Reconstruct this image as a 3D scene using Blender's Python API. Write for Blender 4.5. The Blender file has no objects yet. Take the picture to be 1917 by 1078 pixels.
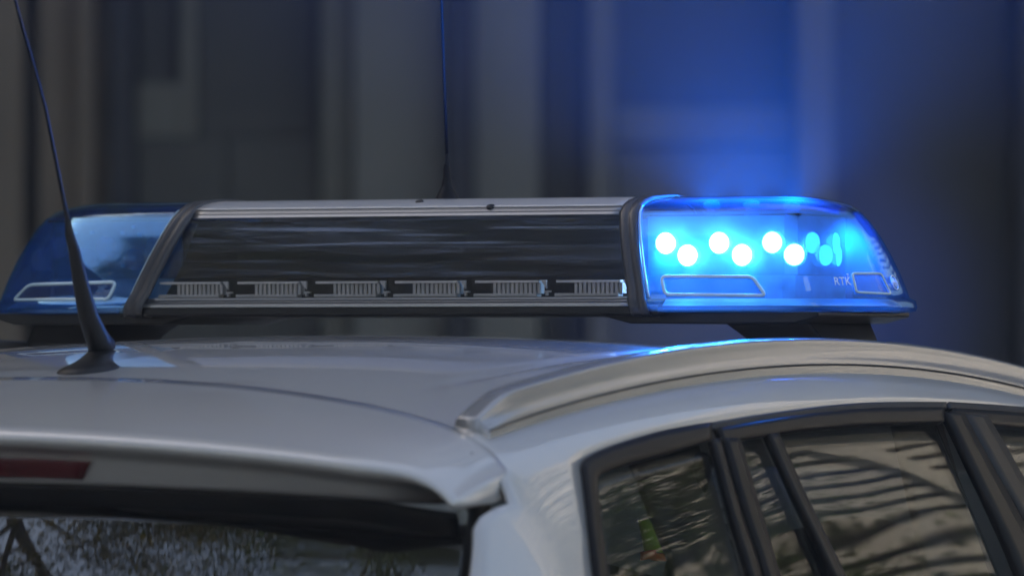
import bpy, bmesh, math, random
from mathutils import Vector, Matrix
from mathutils.bvhtree import BVHTree
R = math.radians
random.seed(7)
sc = bpy.context.scene
COL = sc.collection

# ------------------------------------------------------------------ camera
TH = R(27.0)                      # camera stands behind the car, off its right rear corner
DIST, FPX, W, H = 8.0, 13019.0, 1917.0, 1078.0
RV = Vector((math.cos(TH), math.sin(TH), 0)); DV = Vector((-math.sin(TH), math.cos(TH), 0))
CAM = RV*0.0787 - DV*DIST + Vector((0, 0, 1.66))
PITCH = math.atan(116.0/FPX)
cd = bpy.data.cameras.new('camera'); cam = bpy.data.objects.new('camera', cd); COL.objects.link(cam)
cam.location = CAM
cam.rotation_euler = (R(90)+PITCH, 0, TH)
cd.sensor_width = 36; cd.lens = 36*FPX/W
cd.clip_start = 0.1; cd.clip_end = 400
cd.dof.use_dof = True; cd.dof.focus_distance = 7.66; cd.dof.aperture_fstop = 5.6; cd.dof.aperture_blades = 9
sc.camera = cam
FWD = DV*math.cos(PITCH) + Vector((0, 0, math.sin(PITCH)))
UPV = -DV*math.sin(PITCH) + Vector((0, 0, math.cos(PITCH)))
def ray(px, py):
    return (FWD + RV*((px-W/2)/FPX) + UPV*((H/2-py)/FPX)).normalized()
def at_depth(px, py, depth):
    d = ray(px, py); return CAM + d*(depth/d.dot(DV))
def at_x(px, py, X):
    d = ray(px, py); return CAM + d*((X-CAM.x)/d.x)
def at_y(px, py, Y):
    d = ray(px, py); return CAM + d*((Y-CAM.y)/d.y)

# ------------------------------------------------------------------ sky, sun, exposure
SUN_EL, SUN_AZ = R(31), R(-75)          # azimuth measured clockwise from +Y
wd = bpy.data.worlds.new('World'); sc.world = wd; wd.use_nodes = True
nt = wd.node_tree; nt.nodes.clear()
wo = nt.nodes.new('ShaderNodeOutputWorld'); bg = nt.nodes.new('ShaderNodeBackground')
sky = nt.nodes.new('ShaderNodeTexSky'); sky.sky_type = 'NISHITA'; sky.sun_disc = False
sky.sun_elevation = SUN_EL; sky.sun_rotation = SUN_AZ; sky.dust_density = 4.0; sky.ozone_density = 0.4
nt.links.new(sky.outputs[0], bg.inputs[0]); bg.inputs[1].default_value = 0.14
nt.links.new(bg.outputs[0], wo.inputs[0])
sl = bpy.data.lights.new('sun', 'SUN'); so = bpy.data.objects.new('sun', sl); COL.objects.link(so)
sl.energy = 4.0; sl.angle = R(.6); sl.color = (1, .91, .8)
sdir = Vector((math.sin(SUN_AZ)*math.cos(SUN_EL), math.cos(SUN_AZ)*math.cos(SUN_EL), math.sin(SUN_EL)))
so.rotation_euler = sdir.to_track_quat('Z', 'Y').to_euler(); so.location = (-14, 5, 18)
vs = sc.view_settings; vs.view_transform = 'Standard'; vs.look = 'None'; vs.exposure = 1.18; vs.gamma = 1
vs.use_curve_mapping = False
cy = sc.cycles
cy.use_denoising = True; cy.max_bounces = 10; cy.transparent_max_bounces = 32; cy.volume_bounces = 0
cy.glossy_bounces = 6; cy.caustics_reflective = False; cy.caustics_refractive = False
cy.sample_clamp_indirect = 4.0

# ------------------------------------------------------------------ materials
def newmat(name):
    m = bpy.data.materials.new(name); m.use_nodes = True; m.node_tree.nodes.clear()
    n = m.node_tree.nodes; o = n.new('ShaderNodeOutputMaterial'); return m, n, m.node_tree.links, o
def noise(n, l, scale, stretch=(1, 1, 1), detail=4, rough=.55):
    tc = n.new('ShaderNodeTexCoord'); mp = n.new('ShaderNodeMapping'); mp.inputs['Scale'].default_value = stretch
    l.new(tc.outputs['Object'], mp.inputs['Vector'])
    t = n.new('ShaderNodeTexNoise'); t.inputs['Scale'].default_value = scale; t.inputs['Detail'].default_value = detail
    t.inputs['Roughness'].default_value = rough
    l.new(mp.outputs[0], t.inputs['Vector']); return t
def ramp(n, l, src, stops):
    r = n.new('ShaderNodeValToRGB'); e = r.color_ramp.elements
    e[0].position, e[0].color = stops[0][0], (*stops[0][1], 1); e[1].position, e[1].color = stops[-1][0], (*stops[-1][1], 1)
    for p, c in stops[1:-1]:
        k = e.new(p); k.color = (*c, 1)
    l.new(src, r.inputs[0]); return r
def pmat(name, col, rough=.5, metal=0, coat=0, coat_rough=.03, var=.12, vscale=6, stretch=(1, 1, 1), bump=0, bscale=40, bstretch=None, spec=.5, rvar=.0):
    m, n, l, o = newmat(name); p = n.new('ShaderNodeBsdfPrincipled')
    p.inputs['Roughness'].default_value = rough; p.inputs['Metallic'].default_value = metal
    p.inputs['Coat Weight'].default_value = coat; p.inputs['Coat Roughness'].default_value = coat_rough
    p.inputs['Specular IOR Level'].default_value = spec
    t = noise(n, l, vscale, stretch)
    c0 = tuple(c*(1-var) for c in col); c1 = tuple(min(1, c*(1+var)) for c in col)
    r = ramp(n, l, t.outputs[0], [(.3, c0), (.7, c1)]); l.new(r.outputs[0], p.inputs['Base Color'])
    if rvar:
        mr = n.new('ShaderNodeMapRange'); mr.inputs[3].default_value = max(0, rough-rvar); mr.inputs[4].default_value = rough+rvar
        l.new(t.outputs[0], mr.inputs[0]); l.new(mr.outputs[0], p.inputs['Roughness'])
    if bump:
        b = n.new('ShaderNodeBump'); b.inputs['Strength'].default_value = bump; b.inputs['Distance'].default_value = .01
        t2 = noise(n, l, bscale, bstretch or stretch); l.new(t2.outputs[0], b.inputs['Height']); l.new(b.outputs[0], p.inputs['Normal'])
    l.new(p.outputs[0], o.inputs[0]); return m
def glassmat(name, tint, rough=.01, ior=1.5, bump=0, bscale=3, bstretch=(1, 1, 1), bdist=.01, scatter=0, scol=(.2, .5, 1), dust=0, detail=3, gain=1.0, gcol=(1, 1, 1), cap=1.0):
    """see-through plastic or glass: tinted straight-through light, Fresnel reflection, a little scatter in the body"""
    m, n, l, o = newmat(name)
    tr = n.new('ShaderNodeBsdfTransparent'); tr.inputs[0].default_value = (*tint, 1)
    gl = n.new('ShaderNodeBsdfGlossy'); gl.inputs['Roughness'].default_value = rough; gl.inputs[0].default_value = (*gcol, 1)
    fr = n.new('ShaderNodeFresnel'); ge = n.new('ShaderNodeNewGeometry'); io = n.new('ShaderNodeMapRange')
    io.inputs[3].default_value = ior; io.inputs[4].default_value = 1/ior     # a thin sheet reflects alike from both sides
    l.new(ge.outputs['Backfacing'], io.inputs[0]); l.new(io.outputs[0], fr.inputs[0])
    mx = n.new('ShaderNodeMixShader')
    base = tr.outputs[0]
    if scatter:
        tl = n.new('ShaderNodeBsdfTranslucent'); tl.inputs[0].default_value = (*scol, 1)
        df = n.new('ShaderNodeBsdfDiffuse'); df.inputs[0].default_value = (*scol, 1)
        a = n.new('ShaderNodeMixShader'); a.inputs[0].default_value = .35
        l.new(tl.outputs[0], a.inputs[1]); l.new(df.outputs[0], a.inputs[2])
        s = n.new('ShaderNodeMixShader'); s.inputs[0].default_value = scatter
        l.new(tr.outputs[0], s.inputs[1]); l.new(a.outputs[0], s.inputs[2]); base = s.outputs[0]
    if dust:
        df2 = n.new('ShaderNodeBsdfDiffuse'); df2.inputs[0].default_value = (.45, .42, .38, 1)
        t3 = noise(n, l, 5, (.6, 1, 9), 6, .65); mr = n.new('ShaderNodeMapRange')
        mr.inputs[1].default_value = .42; mr.inputs[2].default_value = .78; mr.inputs[3].default_value = 0; mr.inputs[4].default_value = dust
        l.new(t3.outputs[0], mr.inputs[0]); s2 = n.new('ShaderNodeMixShader'); l.new(mr.outputs[0], s2.inputs[0])
        l.new(base, s2.inputs[1]); l.new(df2.outputs[0], s2.inputs[2]); base = s2.outputs[0]
    if bump:
        b = n.new('ShaderNodeBump'); b.inputs['Strength'].default_value = bump; b.inputs['Distance'].default_value = bdist
        t2 = noise(n, l, bscale, bstretch, detail); l.new(t2.outputs[0], b.inputs['Height'])
        l.new(b.outputs[0], gl.inputs['Normal'])
    if gain != 1:
        mu = n.new('ShaderNodeMath'); mu.operation = 'MULTIPLY'; mu.use_clamp = True; mu.inputs[1].default_value = gain
        mi = n.new('ShaderNodeMath'); mi.operation = 'MINIMUM'; mi.inputs[1].default_value = cap
        l.new(fr.outputs[0], mu.inputs[0]); l.new(mu.outputs[0], mi.inputs[0]); l.new(mi.outputs[0], mx.inputs[0])
    else:
        l.new(fr.outputs[0], mx.inputs[0])
    l.new(base, mx.inputs[1]); l.new(gl.outputs[0], mx.inputs[2]); l.new(mx.outputs[0], o.inputs[0]); return m
def emat(name, col, strength):
    m, n, l, o = newmat(name); e = n.new('ShaderNodeEmission'); e.inputs[0].default_value = (*col, 1)
    e.inputs[1].default_value = strength; l.new(e.outputs[0], o.inputs[0]); return m
LEDC = (.03, .36, 1.0)
M = {}
M['paint'] = pmat('white_car_paint', (.58, .56, .535), .38, .22, 1.0, .04, .03, 3, rvar=.05)
M['rail'] = pmat('anodised_rail', (.36, .352, .345), .22, .4, .6, .03, .03, 5, (1, 1, 1))
M['trim'] = pmat('black_trim', (.009, .009, .010), .36, 0, 0, var=.25, vscale=8, rvar=.05, spec=.12)
M['rubber'] = pmat('black_rubber', (.012, .012, .013), .6, var=.3, vscale=30)
M['plastic'] = pmat('matte_black_plastic', (.012, .012, .013), .42, var=.3, vscale=25, rvar=.1, spec=.3)
M['band'] = pmat('grey_black_band', (.045, .043, .045), .36, var=.25, vscale=18, stretch=(1, 1, .2), rvar=.1)
M['lid'] = pmat('silver_lid', (.60, .575, .57), .33, .3, .3, .1, .04, 4, (1, 3, 1), rvar=.03)
M['profile'] = pmat('aluminium_profile', (.30, .30, .305), .36, .8, 0, var=.12, vscale=8, stretch=(.3, 8, 8), rvar=.08)
M['module'] = pmat('cast_aluminium', (.50, .48, .46), .5, .1, 0, var=.12, vscale=60)
M['inner_black'] = pmat('inner_black', (.006, .006, .008), .7, var=.2, vscale=20)
M['board'] = pmat('circuit_board', (.30, .44, .54), .45, var=.2, vscale=50)
M['carrier'] = pmat('led_carrier', (.15, .26, .36), .5, var=.25, vscale=60)
M['lens_off'] = glassmat('clear_lens', (.8, .9, 1), .03, 1.55, scatter=.25, scol=(.5, .75, .9))
LEDW = (.35, .62, 1.0)
M['led_on'] = emat('led_lit', LEDW, 60)
M['led_half'] = emat('led_lit_side', LEDW, 24)
M['led_dim'] = emat('led_lit_far_side', (.1, .5, 1), 3)
M['dome'] = glassmat('blue_dome', (.36, .66, .95), .025, 1.52, .02, 9, (1, 1, 1), .01, scatter=.075, scol=(.14, .45, .84), gain=3.6, gcol=(.40, .72, 1), cap=.18)
M['dome_lid'] = glassmat('blue_dome_lid', (.34, .60, .93), .03, 1.52, .02, 9, (1, 1, 1), .01, scatter=.010, scol=(.10, .36, .85), gain=1.6, gcol=(.6, .82, 1))
M['frame_clear'] = pmat('moulded_clear_frame', (.55, .72, .80), .15, 0, .5, .05, .1, 20)
M['lens_clear'] = glassmat('lamp_window', (.55, .62, .68), .02, 1.5, .06, 30, scatter=.1, scol=(.5, .55, .6))
M['cover'] = glassmat('smoked_cover', (.72, .72, .76), .02, 1.55, .9, 3.0, (.5, 1, 10), .0034, scatter=0, dust=.006, detail=2, gain=1.6, gcol=(.72, .82, 1))
M['clear_strip'] = glassmat('clear_strip', (.93, .93, .94), .03, 1.45, .2, 3, (1, 1, 20), .0006)
M['rear_glass'] = glassmat('rear_glass', (.10, .105, .11), .006, 1.55, .02, 3, (1, 1, 1), .01, gain=3.2)
M['side_glass'] = glassmat('side_glass', (.74, .77, .76), .008, 1.5, .14, 2.4, (1, 1.3, 1.8), .02, detail=0, gain=.40)
M['red'] = pmat('red_lamp', (.10, .002, .004), .12, 0, .7, .04, .2, 40)
M['headliner'] = pmat('headliner', (.20, .19, .17), .9, var=.1, vscale=40)
M['seat'] = pmat('seat_fabric', (.03, .03, .033), .85, var=.3, vscale=60)
M['interior'] = pmat('interior_plastic', (.05, .047, .045), .6, var=.2, vscale=20)
M['tan'] = pmat('tan_trim', (.25, .19, .13), .8, var=.15, vscale=20)
M['tyre'] = pmat('tyre', (.02, .02, .02), .8, var=.3, vscale=40)
M['rim'] = pmat('rim', (.5, .5, .5), .3, .9, var=.1)
M['white_print'] = pmat('white_print', (.85, .87, .92), .5, var=.03)
M['whip'] = pmat('whip_steel', (.004, .004, .004), .6, var=.2, vscale=25, spec=.06)
M['antenna'] = pmat('antenna_rubber', (.008, .008, .009), .45, var=.3, vscale=25, spec=.3)
M['hv_yellow'] = pmat('high_vis_yellow', (.45, .75, .06), .7, var=.1)
M['hv_orange'] = pmat('high_vis_orange', (.85, .14, .02), .7, var=.1)
M['asphalt'] = pmat('asphalt', (.05, .05, .052), .85, var=.35, vscale=8, bump=.3, bscale=120)
M['label'] = glassmat('label_film', (.75, .78, .9), .2, 1.4, scatter=.25, scol=(.5, .55, .7))

# ------------------------------------------------------------------ mesh helpers
ORG = {}
def root(name, loc, label, cat, group=None):
    o = bpy.data.objects.new(name, None); COL.objects.link(o); o.location = loc; o.empty_display_size = .1
    o['label'] = label; o['category'] = cat
    if group: o['group'] = group
    ORG[o] = Vector(loc); return o
def org(p):
    while p is not None and p.parent is not None: p = p.parent
    return Vector(p.location) if p is not None else Vector((0, 0, 0))
def link(name, me, mat, parent=None, smooth=True, bevel=0, solid=0, auto=None):
    o = bpy.data.objects.new(name, me); COL.objects.link(o)
    if mat is not None: me.materials.append(mat)
    if smooth: me.shade_smooth()
    if auto is not None: me.set_sharp_from_angle(angle=R(auto))
    if solid:
        s = o.modifiers.new('solid', 'SOLIDIFY'); s.thickness = solid; s.offset = -1
    if bevel:
        b = o.modifiers.new('bevel', 'BEVEL'); b.width = bevel; b.segments = 2; b.limit_method = 'ANGLE'; b.angle_limit = R(40)
    o.parent = parent; return o
def build(name, vs_, fs, mat, parent=None, **k):
    g = org(parent); me = bpy.data.meshes.new(name)
    me.from_pydata([tuple(Vector(v)-g) for v in vs_], [], fs); me.update()
    bm = bmesh.new(); bm.from_mesh(me)
    if k.pop('weld', False): bmesh.ops.remove_doubles(bm, verts=bm.verts, dist=1e-5)
    if k.pop('fixn', True): bmesh.ops.recalc_face_normals(bm, faces=bm.faces)
    bm.to_mesh(me); bm.free()
    return link(name, me, mat, parent, **k)
def gridfaces(nr, nc, cr=False, cc=False):
    f = []
    for i in range(nr if cr else nr-1):
        for j in range(nc if cc else nc-1):
            a, b = i, (i+1) % nr; c, d = j, (j+1) % nc
            f.append((a*nc+c, a*nc+d, b*nc+d, b*nc+c))
    return f
def grid(name, rows, mat, parent=None, cr=False, cc=False, caps=False, **k):
    nr, nc = len(rows), len(rows[0]); v = [p for r in rows for p in r]; f = gridfaces(nr, nc, cr, cc)
    if caps:
        f.append(tuple(range(nc))); f.append(tuple(reversed(range((nr-1)*nc, nr*nc))))
    return build(name, v, f, mat, parent, **k)
def boxvf(c, s, rot=None):
    c = Vector(c); v = []
    for x in (-1, 1):
        for y in (-1, 1):
            for z in (-1, 1):
                p = Vector((x*s[0]/2, y*s[1]/2, z*s[2]/2))
                if rot is not None: p = rot @ p
                v.append(c+p)
    return v, [(0, 1, 3, 2), (4, 6, 7, 5), (0, 4, 5, 1), (2, 3, 7, 6), (0, 2, 6, 4), (1, 5, 7, 3)]
def join(*vf):
    V, F = [], []
    for v, f in vf:
        b = len(V); V += list(v); F += [tuple(i+b for i in q) for q in f]
    return V, F
def box(name, c, s, mat, parent=None, rot=None, **k):
    v, f = boxvf(c, s, rot); k.setdefault('smooth', False); return build(name, v, f, mat, parent, **k)
def tubevf(path, rad, n=10, closed=False, squash=None):
    path = [Vector(p) for p in path]; V, F = [], []; m = len(path)
    if not hasattr(rad, '__len__'): rad = [rad]*m
    ref = None
    for i, p in enumerate(path):
        a = path[(i-1) % m] if (i > 0 or closed) else p; b = path[(i+1) % m] if (i < m-1 or closed) else p
        t = (b-a).normalized()
        if ref is None: ref = t.orthogonal().normalized()
        ref = (ref - t*ref.dot(t)).normalized(); q = t.cross(ref)
        for k in range(n):
            an = 2*math.pi*k/n; V.append(p + (ref*math.cos(an)+q*math.sin(an))*rad[i])
    F = gridfaces(m, n, closed, True)
    if not closed: F += [tuple(range(n)), tuple(reversed(range((m-1)*n, m*n)))]
    return V, F
def lathevf(c, axis, prof, n=24):
    c = Vector(c); axis = Vector(axis).normalized(); u = axis.orthogonal().normalized(); w = axis.cross(u); V = []
    for r, h in prof:
        for k in range(n):
            a = 2*math.pi*k/n; V.append(c+axis*h+(u*math.cos(a)+w*math.sin(a))*max(r, 1e-4))
    F = gridfaces(len(prof), n, False, True)
    F += [tuple(range(n)), tuple(reversed(range((len(prof)-1)*n, len(prof)*n)))]
    return V, F
def resample(pts, n):
    pts = [Vector(p) for p in pts]; L = [0]
    for a, b in zip(pts, pts[1:]): L.append(L[-1]+(b-a).length)
    out = []; j = 0
    for i in range(n):
        s = L[-1]*i/(n-1)
        while j < len(L)-2 and L[j+1] < s: j += 1
        t = (s-L[j])/max(1e-9, L[j+1]-L[j]); out.append(pts[j].lerp(pts[j+1], min(1, max(0, t))))
    return out
def cr1(p, t):
    n = len(p)-1; i = min(n-1, max(0, int(t))); f = t-i
    a, b, c, d = p[max(0, i-1)], p[i], p[i+1], p[min(n, i+2)]
    return tuple(.5*((2*b[k])+(-a[k]+c[k])*f+(2*a[k]-5*b[k]+4*c[k]-d[k])*f*f+(-a[k]+3*b[k]-3*c[k]+d[k])*f**3) for k in range(len(b)))
def smooth_poly(p, n):
    return [Vector(cr1([tuple(q) for q in p], (len(p)-1)*i/(n-1))) for i in range(n)]
def ss(a, b, x):
    t = min(1, max(0, (x-a)/(b-a))); return t*t*(3-2*t)

# ------------------------------------------------------------------ ground
def struct(o):
    o['kind'] = 'structure'; return o
struct(build('ground', [(-45, -45, 0), (45, -45, 0), (45, 45, 0), (-45, 45, 0)], [(0, 1, 2, 3)], M['asphalt']))

# ------------------------------------------------------------------ building facade behind the car
FD = 16.2
def fpt(px, py, off=0.0): return at_depth(px, py, FD-off)
M['stucco'] = pmat('grey_render', (.16, .145, .112), .9, var=.22, vscale=1.3, bump=.2, bscale=30)
M['stucco_warm'] = pmat('brown_render', (.21, .16, .112), .9, var=.2, vscale=1.5)
M['dark_frame'] = pmat('dark_frame', (.022, .02, .024), .6, var=.2, vscale=3)
M['panel_dark'] = pmat('dark_panel', (.055, .051, .040), .55, var=.3, vscale=1.6)
M['panel_mid'] = pmat('grey_panel', (.19, .175, .135), .7, var=.2, vscale=1.4)
M['panel_light'] = pmat('light_grey_panel', (.18, .167, .138), .7, var=.15, vscale=1.4)
FC = CAM + DV*FD; FC = Vector((FC.x, FC.y, 0))
fac = root('building_facade', FC, 'dark grey building front with tall windows and dark posts behind the car', 'building')
FROT = Matrix.Rotation(TH, 3, 'Z')
SC = FPX/FD
def fx(px): return (px-W/2)/SC
def fz(py): return 1.66+(655-py)/SC
def fbox(name, x0, x1, z0, z1, y0, y1, mat, bevel=.006):
    """box on the facade: x along it, z up, y = how far it stands out towards the street"""
    c = FC + RV*((x0+x1)/2) - DV*((y0+y1)/2) + Vector((0, 0, (z0+z1)/2))
    return box(name, c, (x1-x0, abs(y1-y0), z1-z0), mat, fac, FROT, bevel=bevel)
HT = 13.0
fbox('wall', -7, 7, 0, HT, -.40, -.30, M['stucco'])
for a, b, dpt, mt in ((-400, 42, .0, 'stucco_warm'), (42, 72, -.12, 'dark_frame'), (72, 146, .0, 'stucco_warm'), (146, 178, .06, 'stucco_warm'), (178, 206, .0, 'stucco_warm'),
                      (206, 250, .1, 'dark_frame'), (836, 886, .1, 'dark_frame'), (886, 1010, .02, 'panel_light'), (1100, 1150, .03, 'stucco'), (1490, 1560, .03, 'stucco'), (1900, 1960, .1, 'dark_frame')):
    fbox('post' if b-a < 90 else 'wall_panel', fx(a)+.001, fx(b)-.001, 0, 3.3, -.296, dpt, M[mt])
def window(x0, x1, ztop, zsill, mullions=()):
    p = fbox('window', fx(x0), fx(x1), zsill, ztop, -.28, -.2, M['panel_dark'])
    return p
window(252, 328, 3.3, fz(150), ())
fbox('window_sill', fx(252), fx(330), fz(255), fz(151), -.29, -.12, M['stucco'])
fbox('wall_panel', fx(252), fx(420), 0, fz(257), -.292, -.1, M['panel_dark'])
fbox('mullion', fx(331), fx(362), fz(255), 3.3, -.29, -.14, M['stucco'])
window(364, 590, 3.3, fz(256))
fbox('wall_panel', fx(422), fx(598), 0, fz(258), -.292, -.12, M['panel_dark'])
fbox('mullion', fx(600), fx(660), 0, 3.3, -.29, -.06, M['panel_mid'])
fbox('wall_panel', fx(662), fx(834), 0, 3.3, -.292, .02, M['panel_light'])
fbox('wall_panel', fx(1012), fx(1098), 0, 3.3, -.292, -.1, M['panel_dark'])
window(1152, 1488, 3.3, fz(196))
fbox('window_sill', fx(1152), fx(1488), fz(270), fz(198), -.29, -.08, M['stucco'])
fbox('wall_panel', fx(1152), fx(1488), 0, fz(272), -.292, -.1, M['stucco'])
fbox('wall_panel', fx(1562), fx(1898), 0, 3.3, -.292, -.12, M['panel_dark'])
fbox('wall_panel', fx(1962), 6.9, 0, 3.3, -.292, -.1, M['stucco'])
fbox('cornice', -7.1, 7.1, HT-.28, HT+.02, -.42, .16, M['stucco'])

M['upper'] = pmat('pale_upper_render', (.26, .255, .25), .85, var=.1, vscale=.8)
fbox('upper_wall', -6.9, 6.9, 3.4, HT-.3, -.28, .14, M['upper'])
for k in range(6):
    for q in range(3):
        fbox('window', -5.9+k*2.1, -4.9+k*2.1, 4.3+q*2.9, 5.9+q*2.9, .13, .17, M['panel_dark'])
        fbox('window_sill', -6.0+k*2.1, -4.8+k*2.1, 4.15+q*2.9, 4.28+q*2.9, .142, .24, M['upper'])
def wing(name, c, s, mat): box(name, c, s, mat, fac)
wing('sun_blocking_wing', (-9.2, -2.4, 4.75), (.8, 13.4, 9.5), M['stucco'])  # unseen wing added to keep direct sun off the car
for k in range(3):
    for q in range(2): wing('window', (-8.78, -6.6+k*3.6, 3+q*4), (.06, 1.2, 1.9), M['panel_dark'])

# ------------------------------------------------------------------ beige building added behind the camera to bounce warm light
M['beige'] = pmat('beige_render', (.36, .31, .25), .85, var=.1, vscale=.7)
BG0 = Vector((16.0, -12.5, 0)); grot = Matrix.Rotation(R(-38), 3, 'Z')
beige = root('beige_bounce_building', BG0, 'sunlit beige building with balconies, added to bounce warm light on the car', 'building')
def gb(name, c, s, mat): box(name, BG0+grot @ Vector(c), s, mat, beige, grot)
gb('wall', (0, -.6, 6.5), (16, 1, 13), M['beige'])
for k in range(5):
    for q in range(3):
        gb('window', (-6.4+k*3.2, -.09, 2.6+q*3.6), (1.3, .06, 1.9), M['panel_dark'])
        if k % 2: gb('balcony', (-6.4+k*3.2, .5, 1.4+q*3.6), (2.2, 1.1, .9), M['beige'])

# ------------------------------------------------------------------ white banded building, mirrored in the side windows
M['white_band'] = pmat('white_render', (.60, .57, .51), .8, var=.08, vscale=.8)
M['dark_band'] = pmat('dark_window_band', (.03, .032, .035), .25, var=.2, vscale=2)
bb = root('banded_building', (8.8, 19.5, 0), 'white building with dark horizontal window bands, mirrored in the side windows', 'building')
brot = Matrix.Rotation(R(-46), 3, 'Z')
def bbx(name, c, s, mat):
    box(name, Vector((8.8, 19.5, 0)) + brot @ Vector(c), s, mat, bb, brot)
bbx('wall', (0, .6, 6.8), (14, 1, 13.6), M['dark_band'])
for k in range(29):
    bbx('spandrel', (0, 0, .35+k*.46), (14.2, .3, .27), M['white_band'])
for k in range(4):
    bbx('pier', (-6.8+k*4.5, -.1, 6.9), (.5, .4, 13.8), M['white_band'])

# ------------------------------------------------------------------ trees behind the camera, mirrored in the rear window and the light bar, then two added as dark occluders
M['bark'] = pmat('bark', (.06, .05, .04), .9, var=.4, vscale=8, stretch=(1, 1, .2))
def leafmat(name, a, b):
    m, n, l, o = newmat(name); t = noise(n, l, .9, detail=5); r = ramp(n, l, t.outputs[0], [(.3, a), (.7, b)])
    d = n.new('ShaderNodeBsdfDiffuse'); tl = n.new('ShaderNodeBsdfTranslucent'); mx = n.new('ShaderNodeMixShader'); mx.inputs[0].default_value = .3
    l.new(r.outputs[0], d.inputs[0]); l.new(r.outputs[0], tl.inputs[0]); l.new(d.outputs[0], mx.inputs[1]); l.new(tl.outputs[0], mx.inputs[2]); l.new(mx.outputs[0], o.inputs[0]); return m
LEAF = [leafmat('leaf_green', (.03, .06, .015), (.11, .15, .03)), leafmat('leaf_autumn', (.05, .055, .012), (.17, .14, .03))]
def tree(x, y, h, rad, mi, label, seed, nl=34000):
    rnd = random.Random(seed); t = root('tree', (x, y, 0), label, 'tree', None)
    parts = [tubevf([(x, y, -.2), (x+.1, y, h*.25), (x-.1, y+.1, h*.5), (x, y, h*.85)], [.28, .22, .16, .04], 10)]
    clumps = []
    for k in range(26):
        a = rnd.uniform(0, 6.28); zz = h*rnd.uniform(.34, .95); rr = rad*rnd.uniform(.2, 1)*math.sqrt(max(.08, 1-((zz/h-.6)/.42)**2))
        e = Vector((x+rr*math.cos(a), y+rr*math.sin(a), zz)); s = Vector((x, y, max(h*.22, zz-rr*.7)))
        parts.append(tubevf([s, s.lerp(e, .5)+Vector((0, 0, .2)), e], [.08, .05, .015], 6)); clumps.append(e)
        for q in range(3): clumps.append(e+Vector((rnd.gauss(0, .7), rnd.gauss(0, .7), rnd.gauss(0, .5))))
    v, f = join(*parts); build('trunk', v, f, M['bark'], t, smooth=True)
    V, F = [], []
    for k in range(nl):
        c = clumps[rnd.randrange(len(clumps))]+Vector((rnd.gauss(0, .5), rnd.gauss(0, .5), rnd.gauss(0, .38)))
        u = Vector((rnd.gauss(0, 1), rnd.gauss(0, 1), rnd.gauss(0, .6))).normalized(); w = u.orthogonal().normalized()
        w = (Matrix.Rotation(rnd.uniform(0, 6.28), 3, u) @ w); s = rnd.uniform(.045, .09)
        b = len(V); V += [c-u*s, c+w*s*.5, c+u*s, c-w*s*.5]; F.append((b, b+1, b+2, b+3))
    o = build('crown', V, F, LEAF[mi], t, smooth=False, fixn=False); return t
tree(-11.0, -12.4, 20.0, 4.6, 0, 'tall green street tree mirrored at the left of the rear window', 1)
tree(-6.2, -12.6, 19.5, 4.8, 1, 'yellowing street tree mirrored in the middle of the rear window', 2)
tree(-.8, -15.0, 15.6, 4.6, 0, 'dense dark green street tree behind the yellowing one', 3)
tree(3.6, -16.6, 14.6, 4.2, 1, 'yellowing street tree farthest from the rear window', 4)
tree(8.6, -14.6, 14.0, 4.2, 0, 'dense green street tree between the yellowing ones and the beige building', 8)
tree(7.9, 13.2, 12.5, 1.5, 0, 'slim green tree added to darken the reflection in the quarter window', 9, 16000)  # added so the quarter pane mirrors something dark
tree(-5.6, 4.4, 12.5, 4.4, 0, 'broad green tree, added out of view to block sky light over the car', 5, 24000)  # unseen, added to cut the sky light from overhead

# ------------------------------------------------------------------ the car
car = root('police_car', (0, .75, 0), 'white police car with silver roof rails and a slanted rear roof antenna', 'car')
CS = [(0, 0), (.15, -.002), (.30, -.0085), (.45, -.0195), (.545, -.031), (.580, -.043), (.603, -.062), (.621, -.09), (.646, -.14), (.669, -.20), (.699, -.30), (.742, -.50), (.775, -.69)]
NV = len(CS)-1
def ZC(Y): return 1.677-.095*(Y+.2)**2
def SX(Y): return 1-1.8*max(0, -1.0-Y)**2-.10*max(0, Y-.5)**2
def surf(Y, v, side=1):
    X, dz = cr1(CS, v*NV); zc = ZC(Y)
    if dz < -.06: dz = -.06+(dz+.06)*((zc-1.045)/.63)
    return Vector((side*X*SX(Y), Y, zc+dz))
VR = 4.25/NV
def vz(Y, z):
    lo, hi = VR, 1.0
    for _ in range(40):
        m = (lo+hi)/2
        if surf(Y, m).z > z: lo = m
        else: hi = m
    return (lo+hi)/2
# dense proxy of the right side, only to place traced points on it
_Ys = [-1.4+3.2*i/320 for i in range(321)]; _Vs = [.25+.75*j/160 for j in range(161)]
_pv = [surf(y, v) for y in _Ys for v in _Vs]
SIDE = BVHTree.FromPolygons(_pv, gridfaces(321, 161))
def on_side(px, py):
    h = SIDE.ray_cast(CAM, ray(px, py))
    if h[0] is None: return None
    return h[0], (h[1] if h[1].x > 0 else -h[1])
_rv = [surf(-1.2+1.8*i/120, abs(-1+2*j/80)*VR, 1 if j >= 40 else -1) for i in range(121) for j in range(81)]
ROOF = BVHTree.FromPolygons(_rv, gridfaces(121, 81))
def yv(px, py):
    h = on_side(px, py)[0]; return (h.y, vz(h.y, h.z))
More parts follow.
